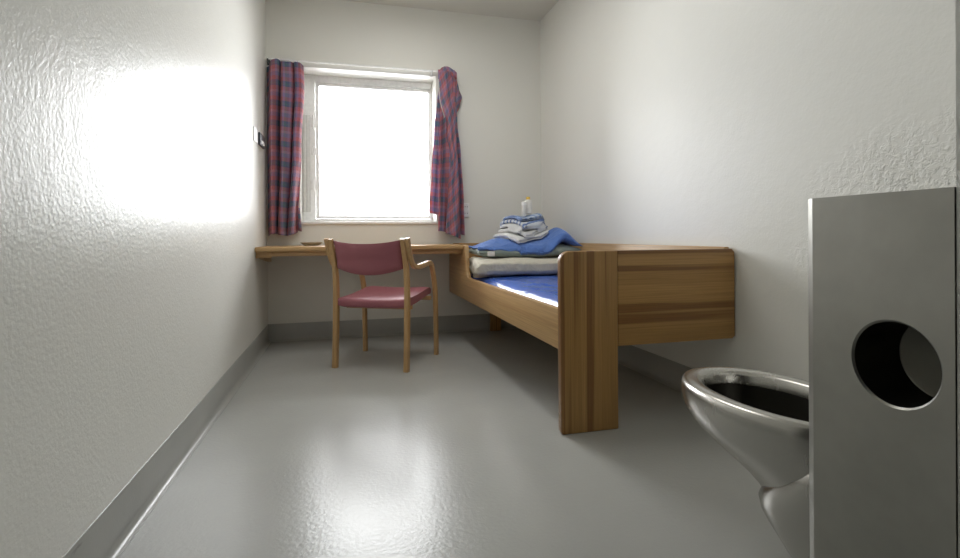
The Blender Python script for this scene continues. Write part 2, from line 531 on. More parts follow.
def f_hem(u, v):
    return (0.185 + 0.05 * u + 0.012 * v - 0.13, 0.026 + 0.012 * math.sin(6 * u), 0.885 - 0.055 * v - 0.012 * u - 0.78 + 0.12 * (1 - v))
o = obj('turned_back_edge', sheet(f_hem, 10, 12, lambda u, v: 0.5 + u * 0.06, lambda u, v: 1.0 + v * 0.2), M['plaid'], cl, True, 180); solid(o, 0.002)

cr_ = thing('curtain', 'plaid curtain bunched and folded over rod end right of the window', 'curtain', (1.36, YC, 0.77))
LE = [(0, 1.285), (0.12, 1.290), (0.3, 1.290), (0.5, 1.282), (0.8, 1.274), (1, 1.270)]
RE = [(0, 1.415), (0.05, 1.432), (0.14, 1.428), (0.3, 1.432), (0.5, 1.455), (0.8, 1.478), (1, 1.490)]
def f_right(u, v):
    a, b = lerp_table(LE, v), lerp_table(RE, v)
    x = a + (b - a) * u
    k = 0.4 + 0.6 * min(1, v * 3)
    y = 0.028 * k * math.sin(2 * PI * (1.9 * u - 0.55 * v + 0.15)) + 0.010 * math.sin(2 * PI * (4.3 * u + 0.7 * v))
    y -= 0.022 * math.exp(-((v - 0.03) / 0.05) ** 2) * math.sin(PI * u) 
    x += 0.007 * math.sin(2 * PI * (1.9 * u - 0.55 * v) + 1.0) * math.sin(PI * u)
    zt = 2.090 + 0.030 * math.sin(PI * min(1, u * 1.15)) - 0.025 * u * u
    zb = 0.815 - 0.038 * u + 0.006 * math.sin(9 * u)
    return (x - 1.36, y - 0.014, zt + (zb - zt) * v - 0.77)
o = obj('curtain_cloth', sheet(f_right, 90, 100, lambda u, v: u * 0.40 + v * 0.10, lambda u, v: v * 1.28 + 0.10 * u * (1 - v) + 0.04), M['plaid'], cr_, True, 180); solid(o, 0.002)
LB = [(0, 1.300), (0.12, 1.283), (0.35, 1.258), (0.7, 1.232), (1, 1.212)]
def f_rback(u, v):
    a = lerp_table(LB, v)
    x = a + (0.085 + 0.02 * v) * u
    y = 0.030 + 0.010 * math.sin(2 * PI * (2.0 * u + 0.3 * v))
    z = 1.98 + (0.962 - 1.98) * v - 0.02 * u
    return (x - 1.36, y, z - 0.77)
o = obj('under_layer', sheet(f_rback, 30, 60, lambda u, v: u * 0.14 - v * 0.05, lambda u, v: v * 1.02 + 0.02), M['plaid'], cr_, True, 180); solid(o, 0.002)
LF = [(0, 1.282), (0.15, 1.290), (0.36, 1.345), (0.55, 1.372), (0.75, 1.352), (1, 1.330)]
def f_front(u, v):     # the front fold lying across the curtain
    a, b = lerp_table(LF, v), lerp_table([(0, 1.405), (0.1, 1.405), (0.4, 1.425), (0.7, 1.452), (1, 1.455)], v)
    x = a + (b - a) * u
    y = -0.056 - 0.024 * math.sin(PI * u) ** 0.7 + 0.030 * u ** 3 + 0.010 * math.sin(2 * PI * (1.6 * u + 0.8 * v)) + 0.022 * (1 - u) ** 6
    y *= 0.6 + 0.4 * min(1, v * 4)
    z = 2.095 - 0.02 * u + (0.80 - 0.028 * u - 2.095) * v
    return (x - 1.36, y, z - 0.77)
o = obj('front_fold', sheet(f_front, 40, 80, lambda u, v: u * 0.26 - v * 0.34 + 0.04, lambda u, v: v * 1.22 + 0.16 * u + 0.05), M['plaid'], cr_, True, 180); solid(o, 0.002)
bm = bmesh.new(); tube(bm, [tuple(Vector(f_front(0.0, 0.06 + 0.50 * k / 24)) + Vector((0.0, -0.002, 0))) for k in range(25)], 0.0028, 6)
o = obj('selvage', bm, M['tagwhite'], cr_); o['label'] = 'pale selvage edge of the front fold'
def f_flap(u, v):      # the loose corner folded over the rod
    xr = lerp_table([(0, 1.428), (0.30, 1.462), (0.46, 1.486), (0.62, 1.470), (1, 1.436)], v)
    x = 1.405 + (xr - 1.405) * u
    y = -0.004 - 0.030 * math.sin(PI * u) + 0.025 * u
    z = 2.075 - 0.335 * v - 0.020 * u * math.sin(PI * v) + 0.03 * math.sin(PI * u) * (1 - v)
    return (x - 1.36, y + 0.012, z - 0.77)
o = obj('folded_corner', sheet(f_flap, 16, 26, lambda u, v: u * 0.12 + 0.3 + v * 0.08, lambda u, v: v * 0.33 + u * 0.1), M['plaid'], cr_, True, 180); solid(o, 0.002)
def f_roll(u, v):      # the bunched heading doubled over the rod
    th = -0.5 * PI + 1.6 * PI * v
    r = 0.030 + 0.004 * math.sin(7 * u)
    return (1.322 + 0.110 * u - 1.36, -0.004 - r * math.cos(th) * 0.9, 2.083 + 0.018 * math.sin(PI * u) - 0.028 * u * u + r * math.sin(th) - 0.77)
o = obj('gathered_heading', sheet(f_roll, 20, 18, lambda u, v: u * 0.16 + 0.05, lambda u, v: v * 0.13 + 0.05), M['plaid'], cr_, True, 180); solid(o, 0.002)

# ------------------------------------------------------------------ wall fittings
so = thing('wall_socket', 'white double wall socket beside the right curtain', 'socket', (1.518, L, 0.988))
bm = bmesh.new(); box(bm, (-0.029, -0.012, -0.058), (0.029, 0, 0.058), 0.004, 3); obj('socket_plate', bm, M['white'], so)
for z in (0.026, -0.026):
    bm = bmesh.new(); lathe(bm, [(0.0, 0.0), (0.0175, 0.0), (0.0195, 0.0015), (0.0195, 0.003)], (0, 0, 0), 20)
    bmesh.ops.rotate(bm, verts=bm.verts, cent=(0, 0, 0), matrix=__import__('mathutils').Matrix.Rotation(PI / 2, 3, 'X'))
    bmesh.ops.translate(bm, verts=bm.verts, vec=(0, -0.0115, z))
    w_ = obj('socket_well', bm, M['ventgrey'], so)
    for dx in (-0.0095, 0.0095):
        bm = bmesh.new(); tube(bm, [(dx, -0.0165, z), (dx, -0.010, z)], 0.0032, 8); obj('pin_hole', bm, M['black'], w_)

ic = thing('intercom', 'small white and black intercom panel on the left wall', 'intercom', (0, 3.69, 1.445))
bm = bmesh.new(); box(bm, (0, -0.17, -0.050), (0.008, 0.175, 0.040), 0.003); obj('back_plate', bm, M['white'], ic)
bm = bmesh.new(); box(bm, (0.007, -0.035, -0.052), (0.024, 0.165, 0.030), 0.004); obj('module', bm, M['black'], ic)
bm = bmesh.new(); box(bm, (0.023, 0.000, -0.040), (0.027, 0.120, -0.016), 0.002); obj('call_button', bm, M['white'], ic)

# ------------------------------------------------------------------ desk
YD, ZD = 3.529, 0.7135
XDK = 1.368
dk = thing('wall_desk', 'light wooden desk shelf spanning the wall under the window', 'desk', (0, L, ZD))
bm = bmesh.new(); box(bm, (0.001, YD - L, -0.031), (XDK, -0.001, 0), 0.007, 3); obj('desk_top', bm, M['desk'], dk)
bm = bmesh.new(); box(bm, (0.02, YD - L + 0.05, -0.062), (XDK - 0.002, YD - L + 0.075, -0.0305), 0.002); obj('apron', bm, M['desk'], dk)
bm = bmesh.new(); prism(bm, [(YD - L + 0.045, -0.031), (-0.001, -0.031), (-0.001, -0.120), (YD - L + 0.20, -0.085), (YD - L + 0.06, -0.055)], 0, 0.001, 0.028, 0.002); obj('bracket', bm, M['desk'], dk)
bm = bmesh.new(); box(bm, (0.001, YD - L + 0.045, -0.070), (0.095, YD - L + 0.085, -0.031), 0.003); obj('support_block', bm, M['desk'], dk)
bm = bmesh.new(); box(bm, (0.03, -0.028, -0.070), (XDK - 0.002, -0.001, -0.0305), 0.002); obj('wall_batten', bm, M['desk'], dk)

ds = thing('dish', 'small flat beige dish on the desk under the window', 'dish', (0.325, 3.90, ZD))
bm = bmesh.new()
pr = [(0, 0.004), (0.045, 0.005), (0.062, 0.014), (0.078, 0.029), (0.084, 0.030), (0.084, 0.027), (0.066, 0.011), (0.048, 0.0), (0, 0.0)]
lathe(bm, pr, (0, 0, 0), 28)
for v in bm.verts: v.co.x *= 0.92; v.co.y *= 0.70; v.co.z *= 0.85
obj('bowl', bm, M['dish'], ds)
bm = bmesh.new(); tube(bm, [(-0.052, 0.01, 0.0215), (-0.01, 0.0, 0.016), (0.046, -0.012, 0.0215)], 0.0065, 8); obj('rest_bar', bm, M['dish'], ds)

# ------------------------------------------------------------------ bed
XB, YB, ZB = 1.3696, 1.8435, 0.715
bed = thing('bed', 'wooden bed with striped pine end board along the right wall', 'bed', (XB, YB, 0))
bw, bl = W - 0.006 - XB, L - 0.022 - YB
T = 0.034
# corner post: a wide upright board with a rounded upper corner
bm = bmesh.new()
o_ = [(0.0, 0.012), (0.006, 0.002), (0.012, 0.0), (0.242, 0.0), (0.2475, 0.003), (0.2475, ZB)] + arc(0.040, ZB - 0.040, 0.040, 90, 180, 8)
prism(bm, o_, 1, 0.0, T, 0.006, 3); obj('corner_post', bm, M['pine_z'], bed)
# footboard to the wall
bm = bmesh.new()
o_ = [(0.2478, 0.331), (bw - 0.012, 0.331), (bw, 0.343), (bw, ZB - 0.014), (bw - 0.014, ZB), (0.2478, ZB)]
prism(bm, o_, 1, 0.001, T - 0.002, 0.004, 2); obj('end_board', bm, M['pine_x'], bed)
# long side rail, rising at the head to the desk
yr = 3.43 - YB
bm = bmesh.new()
zl, zb = 0.487, 0.327
o_ = [(T - 0.004, zb), (bl - 0.004, zb), (bl - 0.004, 0.712)]
o_ += [(yr + 0.100, 0.712)] + arc(yr + 0.085, 0.690, 0.022, 90, 170, 5) + [(yr + 0.050, 0.60), (yr + 0.040, 0.535)] + [(yr + 0.012, 0.496), (yr - 0.03, zl + 0.001)] + [(yr - 0.06, zl), (T - 0.004, zl)]
prism(bm, o_, 0, 0.002, 0.030, 0.004, 2); obj('side_rail', bm, M['pine_y'], bed)
# board along the wall and at the head
bm = bmesh.new(); box(bm, (bw - 0.028, T - 0.003, 0.331), (bw - 0.002, bl - 0.026, 0.722), 0.004); obj('wall_board', bm, M['pine_y'], bed)
bm = bmesh.new(); box(bm, (0.032, bl - 0.028, 0.331), (bw - 0.002, bl, 0.718), 0.004); obj('head_board', bm, M['pine_x'], bed)
bm = bmesh.new(); box(bm, (0.030, T, 0.345), (bw - 0.028, bl - 0.028, 0.368)); obj('base_panel', bm, M['pine_y'], bed)
bm = bmesh.new(); box(bm, (0.33, bl - 0.060, 0), (0.42, bl - 0.030, 0.346), 0.004); obj('leg', bm, M['pine_z'], bed)

def superq(w, d, h, nu=48, nv=24, e1=0.35, e2=0.35):
    """pillow / cushion solid: superellipsoid centred at the origin"""
    def sp(c, e): return math.copysign(abs(c) ** e, c)
    rings = []
    for j in range(1, nv):
        ph = -PI / 2 + PI * j / nv
        rings.append([(w / 2 * sp(math.cos(ph), e1) * sp(math.cos(2 * PI * i / nu), e2), d / 2 * sp(math.cos(ph), e1) * sp(math.sin(2 * PI * i / nu), e2), h / 2 * sp(math.sin(ph), e1)) for i in range(nu)])
    bm = bmesh.new()
    R = [[bm.verts.new(p) for p in r] for r in rings]
    for a, b in zip(R, R[1:]):
        for k in range(nu):
            bm.faces.new((a[k], a[(k + 1) % nu], b[(k + 1) % nu], b[k]))
    b0 = bm.verts.new((0, 0, -h / 2)); b1 = bm.verts.new((0, 0, h / 2))
    for k in range(nu):
        bm.faces.new((b0, R[0][(k + 1) % nu], R[0][k])); bm.faces.new((R[-1][k], R[-1][(k + 1) % nu], b1))
    return bm

# soft things settle on what already lies below them
from mathutils.bvhtree import BVHTree
BELOW = []
def placed(loc, rz):
    return Matrix.Translation(loc) @ Matrix.Rotation(rz, 4, 'Z')
def height(x, y):
    h = -1.0
    for t in BELOW:
        hit = t.ray_cast(Vector((x, y, 3.0)), Vector((0, 0, -1)))
        if hit[0] is not None: h = max(h, hit[0].z)
    return h
def settle(bm, loc, rz, mode='lift', gap=0.0015):
    mx = placed(loc, rz); inv = mx.inverted()
    cols = {}
    for v in bm.verts:
        w = mx @ v.co
        h = height(w.x, w.y) + gap
        if mode == 'lift':                       # whole column rides up with the ground under it
            w.z = max(loc[2], h) + (w.z - loc[2])
        else:                                    # only the underside gives way, the top keeps a little thickness
            k = max(0.0, w.z - loc[2])
            w.z = max(w.z, h + 0.12 * k)
        v.co = inv @ w
def lay(bm, loc, rz):
    b2 = bm.copy(); b2.transform(placed(loc, rz)); bmesh.ops.triangulate(b2, faces=b2.faces[:])
    BELOW.append(BVHTree.FromBMesh(b2)); b2.free()

# mattress
mx0, mx1, my0, my1 = XB + 0.032, W - 0.038, YB + T + 0.004, YB + bl - 0.032
mt = thing('mattress', 'shiny blue vinyl mattress lying in the wooden bed', 'mattress', ((mx0 + mx1) / 2, (my0 + my1) / 2, 0.368))
bm = bmesh.new()
mw, md_ = mx1 - mx0, my1 - my0
nx, ny = 30, 80
def mat_top(x, y):
    e = min(1, (mw / 2 - abs(x)) / 0.085) ; f = min(1, (md_ / 2 - abs(y)) / 0.05)
    e = max(0, e); f = max(0, f)
    rnd = (1 - (1 - e) ** 2) ** 0.5 * (1 - (1 - f) ** 2) ** 0.5
    wob = 0.009 * mnoise.noise((x * 4.2, y * 2.2, 1.0)) + 0.006 * mnoise.noise((x * 9, y * 7, 4.0))
    return 0.080 + 0.060 * rnd + wob * rnd
top = [[bm.verts.new((-mw / 2 + mw * i / nx, -md_ / 2 + md_ * j / ny, mat_top(-mw / 2 + mw * i / nx, -md_ / 2 + md_ * j / ny))) for i in range(nx + 1)] for j in range(ny + 1)]
for j in range(ny):
    for i in range(nx):
        bm.faces.new((top[j][i], top[j][i + 1], top[j + 1][i + 1], top[j + 1][i]))
loop = [top[0][i] for i in range(nx)] + [top[j][nx] for j in range(ny)] + [top[ny][i] for i in range(nx, 0, -1)] + [top[j][0] for j in range(ny, 0, -1)]
low = [bm.verts.new((v.co.x, v.co.y, 0.0)) for v in loop]
for k in range(len(loop)):
    bm.faces.new((loop[k], loop[(k + 1) % len(loop)], low[(k + 1) % len(low)], low[k]))
bm.faces.new(low)
lay(bm, mt.location, 0.0)
obj('cover', bm, M['vinyl_blue'], mt, True, 60)
ZM = 0.368 + 0.133    # mattress top

# ------------------------------------------------------------------ the heap of bedding
def wob(bm, amp, sc_, seed, zk=1.0):
    for v in bm.verts:
        p = Vector(v.co) * sc_ + Vector((seed, seed * 1.7, seed * 0.3))
        v.co += Vector((amp * mnoise.noise(p), amp * mnoise.noise(p + Vector((9, 2, 5))), zk * amp * mnoise.noise(p + Vector((3, 8, 1)))))

def serp(w, t, layers, gap=0.002, n=7):
    """outline of a sheet folded in a zig-zag: (x, z) closed outline; folds alternate right and left"""
    cl_ = []
    for k in range(layers):
        z = t / 2 + k * (t + gap)
        xs = [-w / 2 + t + (w - 2 * t) * i / 14 for i in range(15)]
        if k % 2: xs = xs[::-1]
        cl_ += [(x, z) for x in xs]
        if k < layers - 1:
            s = 1 if k % 2 == 0 else -1
            cx = s * (w / 2 - t); r = (t + gap) / 2
            cl_ += [(cx + s * r * math.cos(math.radians(a)), z + r + r * math.sin(math.radians(a))) for a in (-60, -30, 0, 30, 60)]
    A, B = [], []
    for i, p in enumerate(cl_):
        a = cl_[max(i - 1, 0)]; b = cl_[min(i + 1, len(cl_) - 1)]
        tx, tz = b[0] - a[0], b[1] - a[1]; l = math.hypot(tx, tz) or 1
        nx_, nz_ = -tz / l * t / 2, tx / l * t / 2
        A.append((p[0] + nx_, p[1] + nz_)); B.append((p[0] - nx_, p[1] - nz_))
    return A, B

def folded(w, d, t, layers, seed, amp=0.004, ny=18, droop=0.0):
    """a folded textile: zig-zag layers swept along y with soft ends"""
    A, B = serp(w, t, layers)
    n = len(A)
    rings = []
    for j in range(ny + 1):
        y = -d / 2 + d * j / ny
        e = min(1, (d / 2 - abs(y)) / (t * 1.1))
        k = 0.22 + 0.78 * math.sqrt(max(0, 1 - (1 - e) ** 2))
        ring = []
        for a, b in zip(A, B):
            m_ = ((a[0] + b[0]) / 2, (a[1] + b[1]) / 2)
            ring.append((m_[0] + (a[0] - m_[0]) * k, y, m_[1] + (a[1] - m_[1]) * k))
        for a, b in zip(A[::-1], B[::-1]):
            m_ = ((a[0] + b[0]) / 2, (a[1] + b[1]) / 2)
            ring.append((m_[0] + (b[0] - m_[0]) * k, y, m_[1] + (b[1] - m_[1]) * k))
        rings.append(ring)
    bm = bmesh.new()
    R = [[bm.verts.new(p) for p in r] for r in rings]
    N = len(R[0])
    for a, b in zip(R, R[1:]):
        for q in range(N):
            bm.faces.new((a[q], a[(q + 1) % N], b[(q + 1) % N], b[q]))
    for r in (R[0], R[-1]):
        for q in range(n - 1):
            bm.faces.new((r[q], r[q + 1], r[N - 2 - q], r[N - 1 - q]))
    wob(bm, amp, 6.0, seed, 0.55)
    wob(bm, amp * 0.35, 17.0, seed + 5, 0.6)
    for v in bm.verts:
        v.co.z -= droop * (v.co.x / (w / 2)) ** 2
    zmin = min(v.co.z for v in bm.verts)
    for v in bm.verts: v.co.z -= zmin
    return bm

# cream quilt folded over once: thick soft slab with a rolled near edge
qt = thing('quilt', 'thick cream quilt folded on the blue mattress under the pillows', 'quilt', (1.745, 3.41, ZM), math.radians(3))
rings = []
nq = 44
for j in range(nq + 1):
    s = j / nq
    x = -0.385 + 0.760 * s
    e = min(1, min(s, 1 - s) * 0.72 / 0.055)
    k = 0.62 + 0.38 * math.sqrt(max(0, 1 - (1 - e) ** 2))
    ring = []
    N = 56
    for i in range(N):
        a = 2 * PI * i / N
        c, s_ = math.cos(a), math.sin(a)
        y = 0.235 * math.copysign(abs(c) ** 0.55, c)
        z = 0.060 * math.copysign(abs(s_) ** 0.62, s_)
        # the fold line between the two thicknesses, on the open sides
        groove = 0.018 * math.exp(-(z / 0.010) ** 2) * (1 if c > 0 else 0.25)
        y -= math.copysign(groove, c)
        ring.append((x, y * (0.93 + 0.07 * k), 0.066 + z * k - 0.066 * (1 - k) * 0.6))
    rings.append(ring)
bm = loft(bmesh.new(), rings)
for v in bm.verts:
    p = v.co
    p.z += 0.008 * mnoise.noise((p.x * 6, p.y * 5, 2.0)) + 0.004 * mnoise.noise((p.x * 16, p.y * 12, 5.0))
    p.y += 0.010 * mnoise.noise((p.x * 5, p.z * 9, 7.0))
    # gathered bumps towards the end over the rail
    g = max(0, (-p.x - 0.20) / 0.172)
    p.z += 0.007 * g * math.sin(p.y * 62 + 40 * p.z) + 0.012 * g * mnoise.noise((p.x * 9, p.y * 11, 3.0))
    p.x += 0.010 * g * math.sin(p.z * 95) + 0.006 * g * mnoise.noise((p.y * 14, p.z * 20, 0))
for v in bm.verts:
    g = max(0, (-v.co.x - 0.25) / 0.122)
    v.co.x += g * 0.055 * min(1, max(0, (v.co.y + 0.10) / 0.12))
zmin = min(v.co.z for v in bm.verts)
for v in bm.verts: v.co.z = max(0.0, v.co.z - zmin - 0.004)
# the far end rests higher, over the raised rail
for v in bm.verts:
    g = max(0, (-v.co.x - 0.22) / 0.12)
    v.co.z += 0.0 * g
settle(bm, tuple(qt.location), math.radians(3), 'under')
lay(bm, qt.location, math.radians(3))
obj('quilt_cover', bm, M['cream'], qt, True, 180)
ZQ = ZM + 0.112

def pillow(name, label, mat, loc, rz, w, d, h, seed, e=0.45, amp=0.014, shape=None, tagpos=None):
    p = thing(name, label, 'pillow', loc, rz)
    nu, nv = 44, 30
    bm = bmesh.new()
    def hh(u, v):
        a = max(0.0, 1 - abs(u) ** 2.6) ** 0.5 * max(0.0, 1 - abs(v) ** 2.6) ** 0.5
        return a
    def pt(u, v, s):
        pin = 1 - 0.10 * (1 - abs(u) ** 3) * abs(v) ** 4
        pin2 = 1 - 0.08 * (1 - abs(v) ** 3) * abs(u) ** 4
        x = u * w / 2 * pin2; y = v * d / 2 * pin
        z = s * h / 2 * hh(u, v)
        z = z if s > 0 else z * 0.85
        n1 = mnoise.noise((x * 5 + seed, y * 5, s * 0.4)); n2 = mnoise.noise((x * 13 + seed, y * 9, s * 0.4 + 3))
        z += (amp * n1 + amp * 0.45 * n2) * (0.35 + 0.65 * hh(u, v)) * (1.0 if s > 0 else 0.3)
        x += amp * 0.8 * mnoise.noise((y * 8, z * 8, seed)); y += amp * 0.8 * mnoise.noise((x * 8, z * 8, seed + 4))
        if shape: z += shape(x, y, s)
        return (x, y, z)
    V = {}
    for s in (1, -1):
        for j in range(nv + 1):
            for i in range(nu + 1):
                edge = i in (0, nu) or j in (0, nv)
                if s < 0 and edge:
                    V[(s, i, j)] = V[(1, i, j)]; continue
                u = -1 + 2 * i / nu; v = -1 + 2 * j / nv
                u = math.sin(u * PI / 2) * 0.5 + u * 0.5; v = math.sin(v * PI / 2) * 0.5 + v * 0.5
                V[(s, i, j)] = bm.verts.new(pt(u, v, s))
        for j in range(nv):
            for i in range(nu):
                bm.faces.new((V[(s, i, j)], V[(s, i + 1, j)], V[(s, i + 1, j + 1)], V[(s, i, j + 1)]))
    zmin = min(v.co.z for v in bm.verts)
    for v in bm.verts: v.co.z -= zmin
    settle(bm, tuple(loc), rz, 'under')
    lay(bm, loc, rz)
    obj('pillow_case', bm, mat, p, True, 180)
    return p

pg = pillow('pillow', 'grey green pillow on the cream quilt under the blue pillow', M['green'], (1.775, 3.455, ZQ), math.radians(-2), 0.74, 0.44, 0.125, 3.0, amp=0.012, shape=lambda x, y, s: 0.03 * max(0, x) - 0.06 * max(0, 0.05 - abs(x - 0.05)))
bm = bmesh.new()
for k in range(2): pass
box(bm, (-0.300, -0.212, 0.028), (-0.250, -0.206, 0.060), 0.002)
t_ = obj('white_tag', bm, M['tagwhite'], pg); t_['label'] = 'white cloth tag at the pillow corner'
ZG = ZQ + 0.066
def blue_shape(x, y, s):
    low = 1 / (1 + math.exp((x - 0.175) / 0.022))
    f = 0.048 * math.exp(-((x - 0.245) / 0.065) ** 2) - 0.040 * low * (1 if s > 0 else 0.3)
    f -= 0.20 * max(0, x - 0.26)
    return f - 0.34 * max(0, -y - 0.10) * low / (1 + math.exp((-x - 0.25) / 0.02))
pb = pillow('pillow', 'crumpled bright blue pillow under the stack of folded linen', M['blue'], (1.785, 3.46, ZG - 0.036), math.radians(-4), 0.74, 0.46, 0.140, 11.0, amp=0.024, shape=blue_shape)
ZP = 0.715

SX, SY = 1.785, 3.45
pieces = [
    ('folded_towel', 'white folded towel at the bottom of the linen stack', M['linen'], 0.310, 0.275, 0.0145, 2, (-0.008, 0.0), 24),
    ('folded_sheet', 'white folded sheet second from bottom of the linen stack', M['linen'], 0.280, 0.245, 0.0130, 2, (0.012, 0.012), 29),
    ('folded_pillowcase', 'white folded pillowcase in the middle of the linen stack', M['linen'], 0.270, 0.235, 0.0120, 2, (0.0, 0.006), 19),
    ('folded_shirt', 'blue striped folded shirt second from top of the linen stack', M['stripe'], 0.268, 0.23, 0.0112, 2, (0.016, 0.002), 28),
    ('folded_cloth', 'blue and pale grey folded cloth topping the linen stack', M['grey_blue'], 0.240, 0.21, 0.0095, 2, (0.010, 0.012), 21),
]
z = ZP
for nm, lb, mt_, w, d, t, ly, (dx, dy), rz in pieces:
    p = thing(nm, lb, 'linen', (SX + dx, SY + dy, z), math.radians(rz + 180), 'linen stack on the bed')
    bm = folded(w, d, t, ly, z * 10, 0.014)
    hmax = sorted(v.co.z for v in bm.verts)[int(len(bm.verts) * 0.93)]
    bm_loc = (SX + dx, SY + dy, z)
    settle(bm, bm_loc, math.radians(rz + 180), 'lift')
    lay(bm, bm_loc, math.radians(rz + 180))
    obj('cloth', bm, mt_, p, True, 60)
    z += hmax - 0.001
ZS = max(height(SX + 0.055 + a * 0.03, SY + 0.04 + b * 0.03) for a in (-1, 0, 1) for b in (-1, 0, 1)) + 0.001
ZT = max(height(SX + 0.010 + a * 0.016, SY + 0.005 + b * 0.016) for a in (-1, 0, 1) for b in (-1, 0, 1)) + 0.001
bt = thing('bottle', 'white plastic bottle with yellow cap on top of the linen', 'bottle', (SX + 0.055, SY + 0.04, ZS))
bm = bmesh.new(); lathe(bm, [(0, 0), (0.026, 0), (0.029, 0.004), (0.029, 0.088), (0.024, 0.098), (0.013, 0.103), (0.012, 0.104), (0, 0.104)], n=28); obj('bottle_body', bm, M['plastic'], bt)
bm = bmesh.new(); lathe(bm, [(0, 0.103), (0.014, 0.103), (0.0145, 0.105), (0.0145, 0.120), (0.012, 0.123), (0, 0.123)], n=24); c_ = obj('bottle_cap', bm, M['yellow'], bt); c_['label'] = 'yellow bottle cap'
tb = thing('toiletry_tube', 'white upright tube left of the bottle on the linen', 'tube', (SX + 0.010, SY + 0.005, ZT))
bm = bmesh.new(); lathe(bm, [(0, 0), (0.014, 0), (0.0155, 0.003), (0.0155, 0.078), (0.0145, 0.080)], n=24); obj('tube_body', bm, M['plastic'], tb)
bm = bmesh.new(); lathe(bm, [(0.0145, 0.0785), (0.0165, 0.080), (0.0165, 0.101), (0.014, 0.104), (0, 0.104)], n=24); obj('tube_cap', bm, M['white'], tb)

# ------------------------------------------------------------------ chair
ch = thing('chair', 'beech armchair with maroon seat and back at the desk', 'chair', (0.697, 3.056, 0), math.radians(-28.5))
def sweep_yz(path, x0, x1):
    """bent lamination: path of (y, z, thickness) in the chair's side plane, swept across x0..x1"""
    P = spline(path, 8)
    bm = bmesh.new()
    rings = []
    for i, (y, z, t) in enumerate(P):
        a = P[max(i - 1, 0)]; b = P[min(i + 1, len(P) - 1)]
        ty, tz = b[0] - a[0], b[1] - a[1]; l = math.hypot(ty, tz)
        ny_, nz_ = -tz / l * t / 2, ty / l * t / 2
        c = min(0.005, t * 0.25); f = 1 - 2 * c / t
        xc0, xc1 = x0 + 0.004, x1 - 0.004
        rings.append([(xc0, y + ny_, z + nz_), (xc1, y + ny_, z + nz_), (x1, y + ny_ * f, z + nz_ * f), (x1, y - ny_ * f, z - nz_ * f),
                      (xc1, y - ny_, z - nz_), (xc0, y - ny_, z - nz_), (x0, y - ny_ * f, z - nz_ * f), (x0, y + ny_ * f, z + nz_ * f)])
    return loft(bm, rings)
for s in (-1, 1):
    x0, x1 = (s * 0.226 - 0.0145, s * 0.226 + 0.0145)
    rear = [(0.0, 0.0, 0.036), (0.012, 0.20, 0.038), (0.020, 0.42, 0.038), (0.014, 0.55, 0.034), (-0.002, 0.635, 0.028), (-0.024, 0.70, 0.023), (-0.046, 0.764, 0.022)]
    bm = sweep_yz(rear, x0, x1)
    obj('rear_leg', bm, M['beech'], ch)
    front = [(-0.042, 0.768, 0.024), (-0.018, 0.705, 0.026), (0.010, 0.648, 0.026), (0.044, 0.612, 0.028), (0.105, 0.596, 0.030), (0.20, 0.599, 0.030), (0.315, 0.608, 0.030),
             (0.362, 0.594, 0.030), (0.388, 0.555, 0.030), (0.420, 0.48, 0.032), (0.438, 0.40, 0.034), (0.446, 0.20, 0.033), (0.450, 0.0, 0.031)]
    x0, x1 = (s * 0.254 - 0.0134, s * 0.254 + 0.0134)
    bm = sweep_yz(front, x0, x1)
    obj('arm_and_front_leg', bm, M['beech'], ch)
# seat: upholstered pad rising to the front, drooping front edge
bm = bmesh.new()
prof_t = [(0.014, 0.364), (0.010, 0.372), (0.010, 0.402), (0.016, 0.412), (0.10, 0.416), (0.20, 0.421), (0.32, 0.435), (0.40, 0.447), (0.440, 0.446), (0.462, 0.434), (0.468, 0.415),
          (0.455, 0.398), (0.40, 0.396), (0.30, 0.380), (0.20, 0.366), (0.10, 0.358), (0.030, 0.358)]
rings = []
for k in range(13):
    u = k / 12
    x = -0.216 + 0.432 * u
    e = min(1, min(u, 1 - u) * 0.438 / 0.012); q = 0.86 + 0.14 * math.sqrt(max(0, 1 - (1 - e) ** 2))
    rings.append([(x, 0.24 + (y - 0.24) * (0.97 + 0.03 * q), 0.405 + (z - 0.405) * q - 0.008 * math.sin(PI * u) * (1 if z > 0.40 else 0.2)) for y, z in prof_t])
bm = loft(bm, rings)
obj('seat', bm, M['maroon'], ch, True, 70)
for y in (0.13, 0.385):
    bm = bmesh.new(); z_ = 0.366 if y < 0.2 else 0.392
    hw = 0.2115 if y < 0.2 else 0.2405
    box(bm, (-hw, y - 0.016, z_ - 0.026), (hw, y + 0.016, z_ - 0.001), 0.003); obj('seat_rail', bm, M['beech'], ch)
# backrest: curved padded panel, dipping top and bellied bottom
bm = bmesh.new()
nx, nz = 28, 10
def bk(u, v, side):
    x = 0.2115 * u
    zt = 0.757 - 0.022 * (1 - abs(u) ** 2.2)
    zb = 0.592 - 0.040 * (1 - abs(u) ** 2.0)
    zb += 0.0
    z = zb + (zt - zb) * v
    post = lerp_table([(0.54, 0.014), (0.62, 0.002), (0.70, -0.018), (0.76, -0.040)], z)
    y = post - 0.036 * (1 - u * u)
    th = 0.012 * (max(0, 1 - (2 * v - 1) ** 8) * max(0, 1 - abs(u) ** 14)) ** 0.5 + 0.0015
    return (x, y + side * th + 0.004, z)
G = {}
for s in (1, -1):
    for j in range(nz + 1):
        for i in range(nx + 1):
            G[(s, i, j)] = bm.verts.new(bk(-1 + 2 * i / nx, j / nz, s))
for s in (1, -1):
    for j in range(nz):
        for i in range(nx):
            bm.faces.new((G[(s, i, j)], G[(s, i + 1, j)], G[(s, i + 1, j + 1)], G[(s, i, j + 1)]))
ring = [(i, 0) for i in range(nx)] + [(nx, j) for j in range(nz)] + [(i, nz) for i in range(nx, 0, -1)] + [(0, j) for j in range(nz, 0, -1)]
